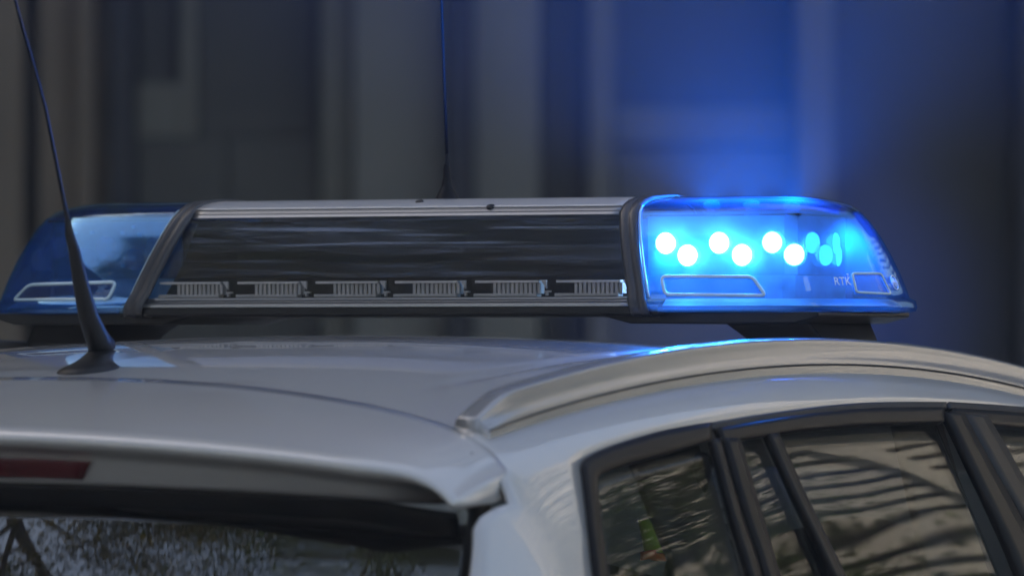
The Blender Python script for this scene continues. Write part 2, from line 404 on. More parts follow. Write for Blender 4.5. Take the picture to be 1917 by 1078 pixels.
# roof
def YG(X): return -.885-.14*(abs(X)/.56)**2.2
rows = []
nc = 141
for j in range(nc):
    s = -1+2*j/(nc-1); v = abs(s)*VR; sg = 1 if s >= 0 else -1
    X0 = cr1(CS, v*NV)[0]; y0 = YG(X0)
    rows.append([surf(y0+(1.02-y0)*i/60, v, sg)-Vector((0, 0, .003*math.exp(-((X0-.425)/.011)**2)*ss(-.86, -.70, y0+(1.02-y0)*i/60))) for i in range(61)])
ro = grid('roof', rows, M['paint'], car); m_ = ro.modifiers.new('solid', 'SOLIDIFY'); m_.thickness = .004; m_.offset = -1; m_.use_rim = False
rows = []
for j in range(21):
    s = -1+2*j/20; v = abs(s)*VR*1.12; sg = 1 if s >= 0 else -1
    rows.append([surf(-1.02+2.0*i/24, v, sg)+Vector((0, 0, -.028)) for i in range(25)])
grid('headliner', rows, M['headliner'], car, solid=.006)
# side panels with the window opening left free
top_px = [(1088, 872), (1091, 864), (1100, 857), (1150, 836), (1239, 810), (1323, 795), (1469, 772), (1610, 757), (1770, 755), (1917, 765), (2050, 783)]
rear_px = [(1160, 1400), (1128, 1200), (1110, 1078), (1098, 965), (1090, 895), (1088, 872)]
in_top = [yv(*p) for p in top_px]+[(.78, vz(.78, 1.40))]
in_rear = [(-1.02, vz(-1.02, 1.10))]+[yv(*p) for p in rear_px]
in_front = [(.78, vz(.78, 1.40)), (1.35, vz(1.35, 1.08))]
in_bot = [(1.35, vz(1.35, 1.08)), (.3, vz(.3, 1.07)), (-1.02, vz(-1.02, 1.10))]
def hz(Y, z): return (Y, vz(Y, z))
out_top = [(-1.032, VR), (1.02, VR)]
out_rear = [(-1.36, 1.0), hz(-1.27, 1.2), hz(-1.20, 1.34), hz(-1.150, 1.44), hz(-1.115, 1.495), hz(-1.085, 1.506), hz(-1.056, 1.510), hz(-1.051, 1.525), hz(-1.046, 1.55), hz(-1.038, 1.578), (-1.032, VR)]
out_front = [(1.02, VR), (1.8, 1.0)]
out_bot = [(1.8, 1.0), (-1.36, 1.0)]
NS = 36
def rs(p, n=NS): return [tuple(q)[:2] for q in resample([(a, b*1.2, 0) for a, b in p], n)]
ringi = rs(in_rear)+rs(in_top, 60)[1:]+rs(in_front)[1:]+rs(in_bot)[1:-1]
ringo = rs(out_rear)+rs(out_top, 60)[1:]+rs(out_front)[1:]+rs(out_bot)[1:-1]
for sg in (1, -1):
    rows = []
    for k in range(9):
        t = k/8; rows.append([surf(a[0]+(b[0]-a[0])*t, (a[1]+(b[1]-a[1])*t)/1.2, sg) for a, b in zip(ringi, ringo)])
    grid('side_panel', rows, M['paint'], car, cc=True, solid=.004)
# pieces lying on the side surface, traced on the photograph
def strip(name, ea, eb, mat, off=0., thick=.006, n=24, m=4, curve=True, mirror=True, parent=None, smooth=True):
    A = smooth_poly([(*p, 0) for p in ea], n) if curve and len(ea) > 2 else resample([(*p, 0) for p in ea], n)
    B = smooth_poly([(*p, 0) for p in eb], n) if curve and len(eb) > 2 else resample([(*p, 0) for p in eb], n)
    rows = []
    for a, b in zip(A, B):
        r = []
        for k in range(m):
            q = a.lerp(b, k/(m-1)); h, nn = on_side(q.x, q.y); r.append(h+nn*off)
        rows.append(r)
    res = []
    for sg in ((1, -1) if mirror else (1,)):
        rr = [[Vector((p.x*sg, p.y, p.z)) for p in r] for r in rows]
        o = grid(name, rr, mat, parent or car)
        sm = o.modifiers.new('solid', 'SOLIDIFY'); sm.thickness = thick; sm.offset = 0
        res.append(o)
    return res
# outer black surround of the windows
strip('window_surround', [(1160, 1400), (1128, 1200), (1109, 1078), (1097, 965), (1089, 895), (1087, 872), (1100, 856), (1150, 835), (1239, 809), (1326, 794)],
      [(1185, 1400), (1151, 1200), (1132, 1078), (1118, 965), (1112, 908), (1117, 893), (1130, 885), (1165, 872), (1245, 850), (1326, 826)], M['trim'], .001, .008, 60)
strip('window_surround', [(1330, 793.5), (1469, 771.5), (1610, 756.5), (1768, 754.5)], [(1330, 806), (1469, 784), (1610, 769), (1768, 767)], M['rubber'], .000, .006, 40)
strip('window_surround', [(1773, 754.5), (1917, 764.5), (2050, 783)], [(1773, 767), (1917, 777), (2050, 796)], M['rubber'], .000, .006, 30)
strip('quarter_frame', [(1326, 827), (1360, 960), (1395, 1078), (1480, 1400)], [(1340, 824), (1378, 960), (1417, 1078), (1505, 1400)], M['trim'], .003, .008)
strip('door_frame', [(1336, 807), (1469, 785.5), (1610, 770.5), (1757, 768)], [(1345, 834), (1469, 813), (1610, 800), (1757, 795)], M['trim'], .004, .008, 40)
strip('door_frame', [(1344, 826), (1382, 960), (1421, 1078), (1509, 1400)], [(1373, 826), (1412, 960), (1447, 1078), (1535, 1400)], M['trim'], .005, .008)
strip('window_divider', [(1428, 819), (1480, 935), (1548, 1078), (1690, 1400)], [(1447, 816), (1500, 935), (1571, 1078), (1718, 1400)], M['trim'], .004, .008)
strip('pillar_trim', [(1757, 780), (1800, 870), (1894, 1078), (2010, 1400)], [(1791, 780), (1840, 870), (1950, 1078), (2070, 1400)], M['trim'], .006, .008)
strip('pillar_trim', [(1796, 781), (1845, 870), (1955, 1078), (2075, 1400)], [(1838, 783), (1890, 870), (2000, 1078), (2120, 1400)], M['plastic'], .004, .008)
strip('door_frame', [(1776, 769), (1917, 779), (2050, 798)], [(1776, 794), (1917, 806), (2050, 825)], M['trim'], .003, .008)
strip('quarter_window', [(1117, 893), (1165, 872), (1245, 850), (1326, 826)], [(1190, 1400), (1260, 1400), (1370, 1400), (1480, 1400)], M['side_glass'], -.004, .003, 24, 20)
strip('door_window', [(1373, 826), (1400, 822), (1428, 819)], [(1535, 1400), (1610, 1400), (1690, 1400)], M['side_glass'], -.004, .003, 12, 20)
strip('door_window', [(1447, 813), (1610, 799), (1757, 793)], [(1718, 1400), (1860, 1400), (2010, 1400)], M['side_glass'], -.004, .003, 30, 20)
strip('door_window', [(1838, 797), (1917, 805), (2050, 824), (2160, 850)], [(2120, 1400), (2220, 1400), (2350, 1400), (2460, 1400)], M['side_glass'], -.004, .003, 24, 20)
# roof rails
for sg in (1, -1):
    rows = []
    n = 90
    for i in range(n):
        Y = -1.010+1.99*(i/(n-1))**1.5; e = ss(-1.065, -.925, Y)*ss(.98, .80, Y); h = .004+.0265*e
        b = surf(Y, VR)
        prof = [(-.019, -.012), (-.0185, .25*h), (-.0175, .80*h), (-.0150, .97*h), (-.011, 1.0*h), (.003, .97*h), (.0065, .94*h), (.0085, .84*h), (.0090, .72*h), (.0100, .62*h), (.0120, .45*h), (.0150, .25*h), (.0195, .08*h), (.0205, -.016)]
        rows.append([Vector((sg*(b.x+dx), Y, b.z+dz)) for dx, dz in prof])
    rl = grid('roof_rail', rows, M['rail'], car, caps=True)
    build('rail_shadow_line', *tubevf([r[-2]+Vector((sg*.0008, 0, -.0012)) for r in rows], .0010, 6), M['rubber'], rl)  # thin dark tube drawn in as the shadow gap beside the rail
    build('rail_shadow_line', *tubevf([r[0]+Vector((-sg*.0010, 0, .0130)) for r in rows], .0018, 6), M['rubber'], rl)  # same drawn-in shadow gap on the inner side
# tailgate: spoiler, high brake light, window
def xdrop(a):     # how far the body falls at the distance a from the middle
    lo, hi = 0, 7
    for _ in range(30):
        m_ = (lo+hi)/2
        if cr1(CS, m_)[0] < a: lo = m_
        else: hi = m_
    return -cr1(CS, lo)[1]
def hatch_prof(X):
    a = abs(X); e = ss(.51, .595, a); yg = YG(min(a, .56))-.0018-.004*ss(.56, .60, a); yl = -1.185+.05*a*a+.022*ss(.5, .6, a)
    dr = xdrop(a); ex = max(0, dr-.095*a*a)
    zg = ZC(yg)-dr; zl = 1.581-.103*a*a-ex*.8
    P = []
    for i in range(13):
        t = i/12; P.append((yg+(yl-yg)*t, zg+(zl-zg)*t+.004*(1-.7*e)*math.sin(math.pi*t)))
    zt = min(zl-.021, 1.5605-.10*a*a); zb = min(1.5285-.052*a*a, zt-.008)
    F_ = [(yl-.004, zl-.004), (yl-.005, zl-.009), (yl-.001, zl-.014), (yl+.010, zl-.0175), (yl+.022, zt), (yl+.026, zt-.005), (yl+.034, zb+.004), (yl+.039, zb), (yl+.085, zb-.004)]
    G_ = [(yl-.004, zl-.004), (yl-.004, zl-.008)]
    for k in range(1, 8):
        t = k/7; G_.append((yl-.002+(-1.052-yl+.002)*t, zl-.010+(1.5105-zl+.010)*t))
    P += [(p[0]+(q[0]-p[0])*e, p[1]+(q[1]-p[1])*e) for p, q in zip(F_, G_)]
    P += [(-1.035, zb+.002+(1.512-zb-.002)*e), (-1.025, zg-.02)]
    return P
XE = .608
XS = [-XE+2*XE*i/120 for i in range(121)]
rows = [[Vector((x, y, z)) for y, z in hatch_prof(x)] for x in XS]
def shrink(r, x, k):
    c_ = Vector((0, -1.075, 1.535)); return [Vector((x, p.y+(c_.y-p.y)*k, p.z+(c_.z-p.z)*k)) for p in r]
rows = [shrink(rows[0], -XE-.002, .10)]+rows+[shrink(rows[-1], XE+.002, .10)]
tg = grid('tailgate_spoiler', rows, M['paint'], car, cc=True, caps=True)
def face_pt(X, t, out):   # on the rear face under the lip
    P = hatch_prof(X); a, b = P[18], P[19]
    return Vector((X, a[0]+(b[0]-a[0])*t-out, a[1]+(b[1]-a[1])*t))
rows = []
for i in range(31):
    x = -.212+.424*i/30; rows.append([face_pt(x*(1-.06*t), .02+.93*t, .004+.002*math.sin(math.pi*t)) for t in (0, .1, .5, .9, 1)])
grid('brake_light', rows, M['red'], car, solid=.012)
rows = []
for x in XS[3:-3]:
    P = hatch_prof(min(.44, abs(x))); y, z = P[20]; y += .06*ss(.48, .6, abs(x)); z -= .02*ss(.46, .6, abs(x)); rows.append([Vector((x, y+.004, z+.002)), Vector((x, y+.003, z-.006)), Vector((x, y+.007, z-.008)), Vector((x, y+.010, z-.022))])
grid('window_seal', rows, M['trim'], car, solid=.012)
rows = []
for i in range(41):
    x = -.60+1.20*i/40; P = hatch_prof(min(.44, abs(x))); y, z = P[20]; z -= .012*ss(.46, .6, abs(x)); r = []
    for k in range(25):
        t = k/24; dz = .43*t; yy = y+.013-(dz*.30+.16*t*t); r.append(Vector((x*(1+.10*t), yy+.07*(x/.585)**2-.04*(abs(x)/.585)**6*0, z-.018-dz)))
    rows.append(r)
grid('rear_window', rows, M['rear_glass'], car, solid=.004)
# dark seal behind the tailgate gap
for sg in (1, -1):
    rows = [[Vector((sg*x, y, z)) for x, y, z in ((.555, -1.06, 1.56), (.585, -1.06, 1.56), (.585, -1.06, 1.50), (.60, -1.11, 1.44), (.66, -1.27, 1.10))],
            [Vector((sg*x, y, z)) for x, y, z in ((.555, -.99, 1.57), (.565, -.99, 1.565), (.57, -.99, 1.50), (.58, -1.05, 1.44), (.62, -1.2, 1.10))]]
    grid('tailgate_seal', rows, M['rubber'], car, solid=.004)
# roof antenna near the tailgate
ab = ROOF.ray_cast(CAM, ray(166, 692))[0]; AX = ab.x; print('antenna at', ab)
pts = [(192, 652), (181, 630), (165, 590), (151, 530), (139, 470), (130, 438), (126, 410), (119, 375), (104, 300), (85, 205), (62, 120), (40, 45), (20, -30), (-5, -120)]
path = [at_x(px, py, AX) for px, py in pts]
rad = [.0150, .0125, .0105, .0083, .0062, .0048, .0026, .0021, .0019, .0018, .0016, .0015, .0013, .0011]
an = build('antenna', *tubevf(path[:7], rad[:7], 16), M['antenna'], car)
build('whip', *tubevf(path[6:], rad[6:], 8), M['antenna'], an)
rows = []
prof = [(.0, .040, .0, .030), (.006, .040, .0, .030), (.012, .0385, .0, .028), (.017, .034, 0, .024), (.022, .027, -.004, .020), (.028, .0205, -.007, .0175), (.036, .017, -.0095, .0155), (.0475, .0145, -.011, .0145)]
bd = path[0]; off0 = (bd-ab)
for hgt, ry, oy, rx in prof:
    f = hgt/.0475
    c = Vector((AX, ab.y-.003+(bd.y-ab.y+.003)*f**1.2, ab.z-.004+hgt*(bd.z-ab.z+.002)/.0475*1.0))
    rows.append([c+Vector((rx*math.cos(2*math.pi*k/28), ry*math.sin(2*math.pi*k/28), -.06*ry*math.sin(2*math.pi*k/28)*(1-f)*-1)) for k in range(28)])
build('antenna_foot', [p for r in rows for p in r], gridfaces(len(rows), 28, False, True)+[tuple(range(28)), tuple(reversed(range((len(rows)-1)*28, len(rows)*28)))], M['antenna'], an)
# interior
def headrest(name, x, y, z, w=.24, h=.17, d=.09, mat='seat'):
    rows = []
    for i in range(9):
        t = -1+2*i/8; rr = math.sqrt(max(.04, 1-abs(t)**3.5))
        rows.append([Vector((x+w/2*rr*math.copysign(abs(math.cos(a))**.6, math.cos(a)), y+d/2*rr*math.copysign(abs(math.sin(a))**.7, math.sin(a))+.02*t, z+h/2*t)) for a in [2*math.pi*k/20 for k in range(20)]])
    o = grid(name, rows, M[mat], car, cc=True, caps=True)
    v, f = join(*[tubevf([(x+sx, y, z-.26), (x+sx, y+.005, z)], .007, 8) for sx in (-.06, .06)])
    build('headrest_post', v, f, M['rim'], o); return o
headrest('headrest', .36, -.38, 1.365, h=.13); headrest('headrest', -.36, -.38, 1.365, h=.13); headrest('headrest', 0, -.38, 1.34, h=.11)
headrest('headrest', .38, .30, 1.39, h=.15); headrest('headrest', -.38, .30, 1.39, h=.15)
box('rear_seat', (0, -.42, 1.05), (1.26, .17, .55), M['seat'], car, bevel=.04)
for x in (.38, -.38): box('front_seat', (x, .30, 1.03), (.5, .18, .66), M['seat'], car, bevel=.05)
for sg in (1, -1):
    for (ya, yb, y2a, y2b, mt) in ((-.69, -.55, -.63, -.49, 'interior'), (-.02, .10, -.06, .12, 'interior')):
        rows = [[surf(ya, vz(ya, 1.60), sg)*1.0+Vector((-sg*.035, 0, 0)), surf(yb, vz(yb, 1.60), sg)+Vector((-sg*.035, 0, 0))],
                [surf(y2a, vz(y2a, 1.30), sg)+Vector((-sg*.05, 0, 0)), surf(y2b, vz(y2b, 1.30), sg)+Vector((-sg*.05, 0, 0))],
                [surf(y2a, vz(y2a, 1.05), sg)+Vector((-sg*.05, 0, 0)), surf(y2b, vz(y2b, 1.05), sg)+Vector((-sg*.05, 0, 0))]]
        grid('inner_pillar', rows, M[mt], car, solid=.012)
build('seat_belt', *tubevf([(.60, -.56, 1.55), (.56, -.54, 1.45), (.50, -.50, 1.30), (.46, -.46, 1.2)], .012, 6), M['seat'], car)
box('parcel_shelf', (0, -.85, 1.08), (1.2, .6, .02), M['interior'], car)
# windscreen and lower body, out of the picture
rows = []
for i in range(21):
    s = -1+2*i/20; X = .555*s; p0 = surf(1.0, abs(s)*VR, 1 if s >= 0 else -1)
    rows.append([p0.lerp(Vector((.72*s, 1.85-.14*s*s, 1.02)), t/8)+Vector((0, .05*math.sin(math.pi*t/8), .03*math.sin(math.pi*t/8))) for t in range(9)])
grid('windscreen', rows, M['side_glass'], car, solid=.005)
def outline(hw, y0, y1, z, r=.35, n=48):
    P = []
    for k in range(n):
        a = 2*math.pi*k/n; c, s = math.cos(a), math.sin(a); e = .38
        P.append(Vector((hw*math.copysign(abs(c)**e, c), (y0+y1)/2+(y1-y0)/2*math.copysign(abs(s)**e, s), z)))
    return P
rows = [outline(.74, -1.30, 1.75, 1.005), outline(.835, -1.40, 2.15, .975), outline(.88, -1.44, 2.80, .90), outline(.90, -1.47, 2.95, .72), outline(.905, -1.50, 3.0, .5), outline(.88, -1.47, 2.95, .32), outline(.80, -1.4, 2.85, .22)]
grid('lower_body', rows, M['paint'], car, cc=True, caps=True)
for x in (.80, -.80):
    for y in (-.72, 1.95):
        sg = 1 if x > 0 else -1
        w_ = build('wheel', *lathevf((x-sg*.02, y, .335), (sg, 0, 0), [(.2, -.1), (.31, -.1), (.332, -.08), (.335, 0), (.332, .1), (.31, .122), (.21, .124)], 40), M['tyre'], car)
        build('rim', *lathevf((x-sg*.02, y, .335), (sg, 0, 0), [(.21, .10), (.21, .127), (.19, .120), (.06, .112), (.05, .125), (.0, .127)], 32), M['rim'], w_)
# safety vest lying over the rear seat, seen through the quarter window
vp = at_x(1213, 1012, .30)
vest = root('safety_vest', (vp.x, vp.y, vp.z-.12), 'folded yellow safety vest with an orange edge inside the car behind the quarter window', 'vest')
rows = [[vp+Vector((.008*math.sin(j*1.3), -.006+.1*j/8+w_, dz+.003*math.sin(j))) for j in range(9)] for dz, w_ in ((.022, -.012), (.006, -.004), (-.012, .004))]
grid('cloth', rows, M['hv_yellow'], vest, solid=.006)
rows = [[vp+Vector((.008*math.sin(j*1.3), -.012+.1*j/8, dz+.003*math.sin(j))) for j in range(9)] for dz in (-.0125, -.016, -.021)]
grid('orange_edge', rows, M['hv_orange'], vest, solid=.006)

# ------------------------------------------------------------------ the light bar
Z0 = 1.703
bar = root('light_bar', (0, 0, 1.66), 'roof mounted light bar with blue domes and smoked middle, its right dome flashing', 'light bar')
LB, DB, RB = .574, .150, .12
def xs(z): return .3157-.040*min(1, max(0, z/.115))      # where the middle section ends, leaning in towards the top
PROF = [(.010, 0.0), (0.0, .001), (-.001, .005), (0.0, .011), (.006, .0145), (.0084, .023), (.0150, .042), (.0231, .062), (.0328, .082), (.0436, .100), (.0520, .1105), (.0605, .1175), (.074, .1222), (.092, .126), (.115, .1282), (.148, .129)]
def dpath(d, z, sg, n_arc=14, gap=.017, n_s=16):
    L, D, r = LB-1.1*d, DB-d, max(RB-.55*d, .004)
    r = min(r, D-.0005); x0 = xs(z)+gap; P = []
    for i in range(n_s): P.append((x0+(L-r-x0)*i/n_s, -D))
    for i in range(n_arc+1):
        a = -math.pi/2+math.pi/2*i/n_arc; P.append((L-r+r*math.cos(a), -D+r+r*math.sin(a)))
    for i in range(1, 4): P.append((L, -D+r+(2*D-2*r)*i/4))
    for i in range(n_arc+1):
        a = math.pi/2*i/n_arc; P.append((L-r+r*math.cos(a), D-r+r*math.sin(a)))
    for i in range(1, n_s+1): P.append((L-r+(x0-L+r)*i/n_s, D))
    Q = []
    for x, y in P:      # the rear and front faces bow back towards the end
        dx = max(0, x-.335); f = .7*min(dx, .14)**2+.196*max(0, dx-.14)
        Q.append(Vector((sg*x, y*(1-f/max(D, .02)*min(1, D/.08)), Z0+z)))
    return Q
DOME = {}
for sg in (1, -1):
    rows = [dpath(d, z, sg) for d, z in PROF]
    ld = grid('dome_lid', rows[10:], M['dome_lid'], bar); m_ = ld.modifiers.new('solid', 'SOLIDIFY'); m_.use_rim = False; m_.thickness = .0025; m_.offset = 0
    o = grid('dome', rows[:11], M['dome'], bar); DOME[sg] = (o, BVHTree.FromPolygons([p for r in rows for p in r], gridfaces(len(rows), len(rows[0]))))
    o['label'] = 'lit blue dome' if sg > 0 else 'unlit blue dome'
    m_ = o.modifiers.new('solid', 'SOLIDIFY'); m_.thickness = .0025; m_.offset = 0; m_.use_rim = False
def on_dome(sg, px, py, off=.0006):
    d = ray(px, py); h = DOME[sg][1].ray_cast(CAM, d)
    if h[0] is None: h = DOME[sg][1].find_nearest(CAM+d*7.9); print('dome miss', sg, px, py)
    n = h[1] if h[1].dot(d) < 0 else -h[1]
    return h[0]+n*off, n
# separators
for sg in (1, -1):
    prof_b = [(.02, -.004), (-.004, -.003), (-.006, .006), (-.004, .013)]+[(d-.0055, z+.001) for d, z in PROF[5:11]]+[(.060, .1205), (.073, .1256), (.092, .1293), (.148, .1325)]
    # swept band: two rails at x = xs-.004 and xs+.028, raised by a few mm
    rows = []
    for ex, lift in ((-.001, -.006), (-.001, 0), (.003, .0014), (.009, .0010), (.0105, -.0004), (.012, .0010), (.017, .0014), (.021, 0), (.021, -.006)):
        r = []
        for d, z in prof_b: r.append(Vector((sg*(xs(z)+ex), -(DB-d)-lift*.9, Z0+z+lift*.45)))
        for d, z in reversed(prof_b): r.append(Vector((sg*(xs(z)+ex), (DB-d)+lift*.9, Z0+z+lift*.45)))
        rows.append(r)
    grid('separator', rows, M['band'], bar, cc=True)
# middle section
def midrow(profile, sgn=-1, n=41, ext=0):
    return [[Vector((-xs(z)-ext+(2*xs(z)+2*ext)*i/(n-1), sgn*(DB-d), Z0+z)) for i in range(n)] for d, z in profile]
for sgn in (-1, 1):
    pc = [(.0095+(.0515-.0095)*k/16-.0022*math.sin(math.pi*k/16), .0162+(.1085-.0162)*k/16) for k in range(17)]
    o = grid('clear_strip', midrow(pc[:5], sgn), M['clear_strip'], bar); m_ = o.modifiers.new('solid', 'SOLIDIFY'); m_.thickness = .002; m_.offset = 0; m_.use_rim = False
    pc = pc[4:]
    o = grid('smoked_cover', midrow(pc, sgn), M['cover'], bar); m_ = o.modifiers.new('solid', 'SOLIDIFY'); m_.thickness = .002; m_.offset = 0; m_.use_rim = False
    pt = [(.0515, .1085), (.0500, .1092), (.0535, .1128), (.0530, .1136), (.0570, .1172), (.060, .1182)]
    grid('top_rail', midrow(pt, sgn), M['profile'], bar, auto=30, solid=.002)
    pb = [(.014, .0163), (.0060, .0161), (.0052, .0140), (.0066, .0134), (.0022, .0115), (.0036, .0106), (-.0008, .0084), (-.001, .0060), (.003, .0052)]
    grid('base_rail', midrow(pb, sgn), M['profile'], bar, auto=25, solid=.002)
lidp = [(.0585, .1176), (.0575, .1190), (.062, .1206), (.075, .1246), (.095, .1278), (.120, .1297), (.150, .1305)]
rows = midrow(lidp, -1)+midrow(list(reversed(lidp))[1:], 1)
grid('lid', rows, M['lid'], bar, solid=.002)
# lid screws
for px, py in ((786, 380), (919, 391)):
    d = ray(px, py); h = at_y(px, py, -.068 if py < 385 else -.090)
    yy = h.y; zz = Z0+(.1262 if py < 385 else .1195)
    build('screw', *lathevf((h.x, yy, zz-.003), (0, -.35, 1), [(.0050, 0), (.0050, .0035), (.004, .0045), (.0, .0046)], 16), M['plastic'], bar)
# inner box and tray
v, f = join(boxvf((0, -.02, Z0+.060), (.60, .004, .10)), boxvf((0, .02, Z0+.060), (.60, .004, .10)))
grid('inner_wall', [[Vector((sx*(xs(z)-.003), sy*yy, Z0+z)) for sx, sy in ((-1, -1), (1, -1), (1, 1), (-1, 1))] for z, yy in ((.013, .112), (.058, .09), (.104, .085))], M['inner_black'], bar, cc=True, caps=True, smooth=False)
tray = [outline(0, 0, 0, 0)]
def plan(d, z, n=20):
    a = dpath(d, 0, 1, 10, -.3, 6); b = dpath(d, 0, -1, 10, -.3, 6); return [Vector((p.x, p.y, Z0+z)) for p in a]+[Vector((p.x, p.y, Z0+z)) for p in reversed(b)]
def midplan(d, z):
    return [Vector((x, y, Z0+z)) for x, y in ((-.345, -DB+d), (.345, -DB+d), (.345, DB-d), (-.345, DB-d))]
grid('base_tray', [midplan(.006, -.005), midplan(.002, -.002), midplan(.002, .005), midplan(.012, .012)], M['plastic'], bar, cc=True, caps=True, smooth=False)
for sg in (1, -1):
    def dp(d, z): return [Vector((p.x, p.y, Z0+z)) for p in dpath(d, 0, sg, 10, .03, 8)]
    grid('dome_floor', [dp(.014, .002), dp(.012, .006), dp(.022, .0135), dp(.03, .0138)], M['board'], bar, cc=True, caps=True, smooth=False)
# LED warning modules along the foot of the smoked cover
def led_module(x):
    y = -DB+.0175; z = Z0+.0172
    v, f = join(boxvf((x-.004, y+.004, z+.0165), (.080, .010, .0028)), boxvf((x-.006, y+.005, z+.0015), (.080, .012, .0036)))
    o = build('led_module', v, f, M['module'], bar, smooth=False, bevel=.0005)
    fins = [boxvf((x-.0205+k*.0056, y+.006, z+.009), (.0036, .008, .0118)) for k in range(11)]+[boxvf((x+.0075, y+.0105, z+.009), (.060, .003, .012))]
    v, f = join(*fins); build('heat_sink', v, f, M['module'], o, smooth=False)
    tri = [(x+.0385, y, z+.0182), (x+.0455, y, z+.0182), (x+.0455, y, z+.0085)]
    v = [Vector(p) for p in tri]+[Vector(p)+Vector((0, .003, 0)) for p in tri]
    build('bracket', v, [(0, 1, 2), (5, 4, 3), (0, 3, 4, 1), (1, 4, 5, 2), (2, 5, 3, 0)], M['module'], o, smooth=False)
    v, f = join(boxvf((x+.0475, y, z+.0055), (.0075, .004, .0017)), boxvf((x+.0465, y, z+.0030), (.0020, .004, .0045)))
    build('clip', v, f, M['module'], o, smooth=False)
    return o
for k in range(6): led_module(-.2555+.1022*k)
# LEDs of the two domes
LEDS = [(.329, -.095, .0761, 0, 'led_on'), (.356, -.095, .0624, 0, 'led_on'), (.395, -.095, .0761, 0, 'led_on'), (.423, -.095, .0624, 0, 'led_on'), (.460, -.095, .0761, 0, 'led_half'), (.4855, -.092, .0624, 8, 'led_half'),
        (.4915, -.055, .0761, 75, 'led_dim'), (.503, -.045, .0624, 78, 'led_dim'), (.497, -.005, .0761, 100, 'led_dim'), (.4955, .005, .0624, 104, 'led_dim')]
for sg in (1, -1):
    # carrier plate behind the LEDs
    P = [(.300, -.080), (.36, -.080), (.42, -.080), (.468, -.079), (.480, -.070), (.484, -.04), (.484, 0), (.484, .05), (.468, .08), (.30, .08)]
    rows = [[Vector((sg*x, y, Z0+z)) for x, y in P] for z in (.0405, .060, .085, .106)]
    grid('led_carrier', rows, M['carrier'], bar, solid=.002, smooth=False)
    rows = [[Vector((sg*x*1.0, y-.006*(1 if y < -.06 else 0), Z0+z)) for x, y in P] for z in (.014, .040)]
    grid('reflector', rows, M['board'], bar, solid=.002, smooth=False)
    build('added_light_baffle', *boxvf((sg*.392, 0, Z0+.1075), (.184, .150, .002)), M['inner_black'], bar, smooth=False)  # opaque plate added to keep the upward spots off the roof
    for x, y, z, ph, mt in LEDS:
        a = R(ph); nrm = Vector((sg*math.sin(a), -math.cos(a), 0)); c = Vector((sg*x, y, Z0+z))
        lens = build('led_lens', *lathevf(c-nrm*.010, nrm, [(.006, 0), (.0105, .006), (.0118, .0095), (.0112, .0112), (.008, .0128), (.004, .0134), (.0, .0135)], 24), M[mt] if sg > 0 else M['lens_off'], bar)
        build('bezel', *lathevf(c-nrm*.010, nrm, [(.0070, -.006), (.0127, -.001), (.0133, .0092), (.0124, .0096), (.0115, .006), (.0065, .0)], 24), M['lens_off'], lens)
# small components on the unlit carrier
rnd = random.Random(5)
for px, py in ((172, 436), (230, 436), (196, 452), (205, 452), (230, 497), (170, 497), (143, 436), (250, 425), (262, 440)):
    c = at_y(px, py, -.0835); s = rnd.uniform(.003, .006)
    box('chip', c, (s, .003, s*.9), M['frame_clear'], bar, bevel=.0004)
# moulded lamp windows in the domes
def dome_frame(sg, poly, name, rad=.0022, rnd_=10):
    pts = []
    n = len(poly)
    for i in range(n):
        a, b, c = Vector((*poly[i-1], 0)), Vector((*poly[i], 0)), Vector((*poly[(i+1) % n], 0))
        u = (a-b).normalized()*min(rnd_, (a-b).length*.4); w = (c-b).normalized()*min(rnd_, (c-b).length*.4)
        for k in range(6):
            t = k/5; q = (b+u)*(1-t)**2+b*2*t*(1-t)+(b+w)*t*t; pts.append(q)
    full = []
    for i in range(len(pts)):
        a, b = pts[i], pts[(i+1) % len(pts)]; k = max(1, int((b-a).length/8))
        for j in range(k): full.append(a.lerp(b, j/k))
    P = [on_dome(sg, q.x, q.y, .0015)[0] for q in full]
    fr = build(name, *tubevf(P, rad, 8, True), M['frame_clear'], bar)
    cpx = sum((Vector((q.x, q.y, 0)) for q in full), Vector())/len(full)
    rows = []
    for t in (0, .25, .5, .75, 1): rows.append([on_dome(sg, *(cpx.lerp(q, max(.01, t))[:2]), .0024)[0] for q in full])
    grid('lamp_window_pane', rows, M['lens_clear'], fr, cc=True)
    return fr
dome_frame(1, [(1239, 518), (1409, 519), (1434, 554), (1246, 552)], 'lamp_window')
dome_frame(-1, [(56, 534), (219, 529), (203, 562), (27, 564)], 'lamp_window')
dome_frame(1, [(1594, 513), (1646, 513), (1665, 551), (1602, 548)], 'lamp_window', .0017, 5)
# clear lip along the dome foot beside the separator
for sg in (1, -1):
    P = [Vector((sg*(xs(z)+.0225), -(DB-d)-.0015, Z0+z+.0008)) for d, z in PROF[4:12]]
    build('dome_edge', *tubevf(P, .0014, 8), M['frame_clear'], bar)
# printed lettering on the dome
def text_mesh(name, s, px, py, hpx, mat, parent, slant=.0, squash=.7):
    fc = bpy.data.curves.new(name, 'FONT'); fc.body = s; fc.align_x = 'CENTER'; fc.align_y = 'CENTER'; fc.extrude = .02
    to = bpy.data.objects.new(name, fc); COL.objects.link(to); dg = bpy.context.evaluated_depsgraph_get()
    me = bpy.data.meshes.new_from_object(to.evaluated_get(dg)); bpy.data.objects.remove(to)
    c, n = on_dome(1, px, py, .0016); up = Vector((0, 0, 1)); up = (up-n*up.dot(n)).normalized(); r_ = up.cross(n)
    sz = hpx/.7*7.7/FPX; g = org(parent)
    for v in me.vertices:
        p = v.co.copy(); v.co = c+r_*(p.x*sz*squash)+up*((p.y)*sz)+n*(p.z*sz)-g
    return link(name, me, mat, parent, smooth=False)
text_mesh('lettering', 'RTK', 1576, 528, 16, M['white_print'], DOME[1][0], squash=.85)
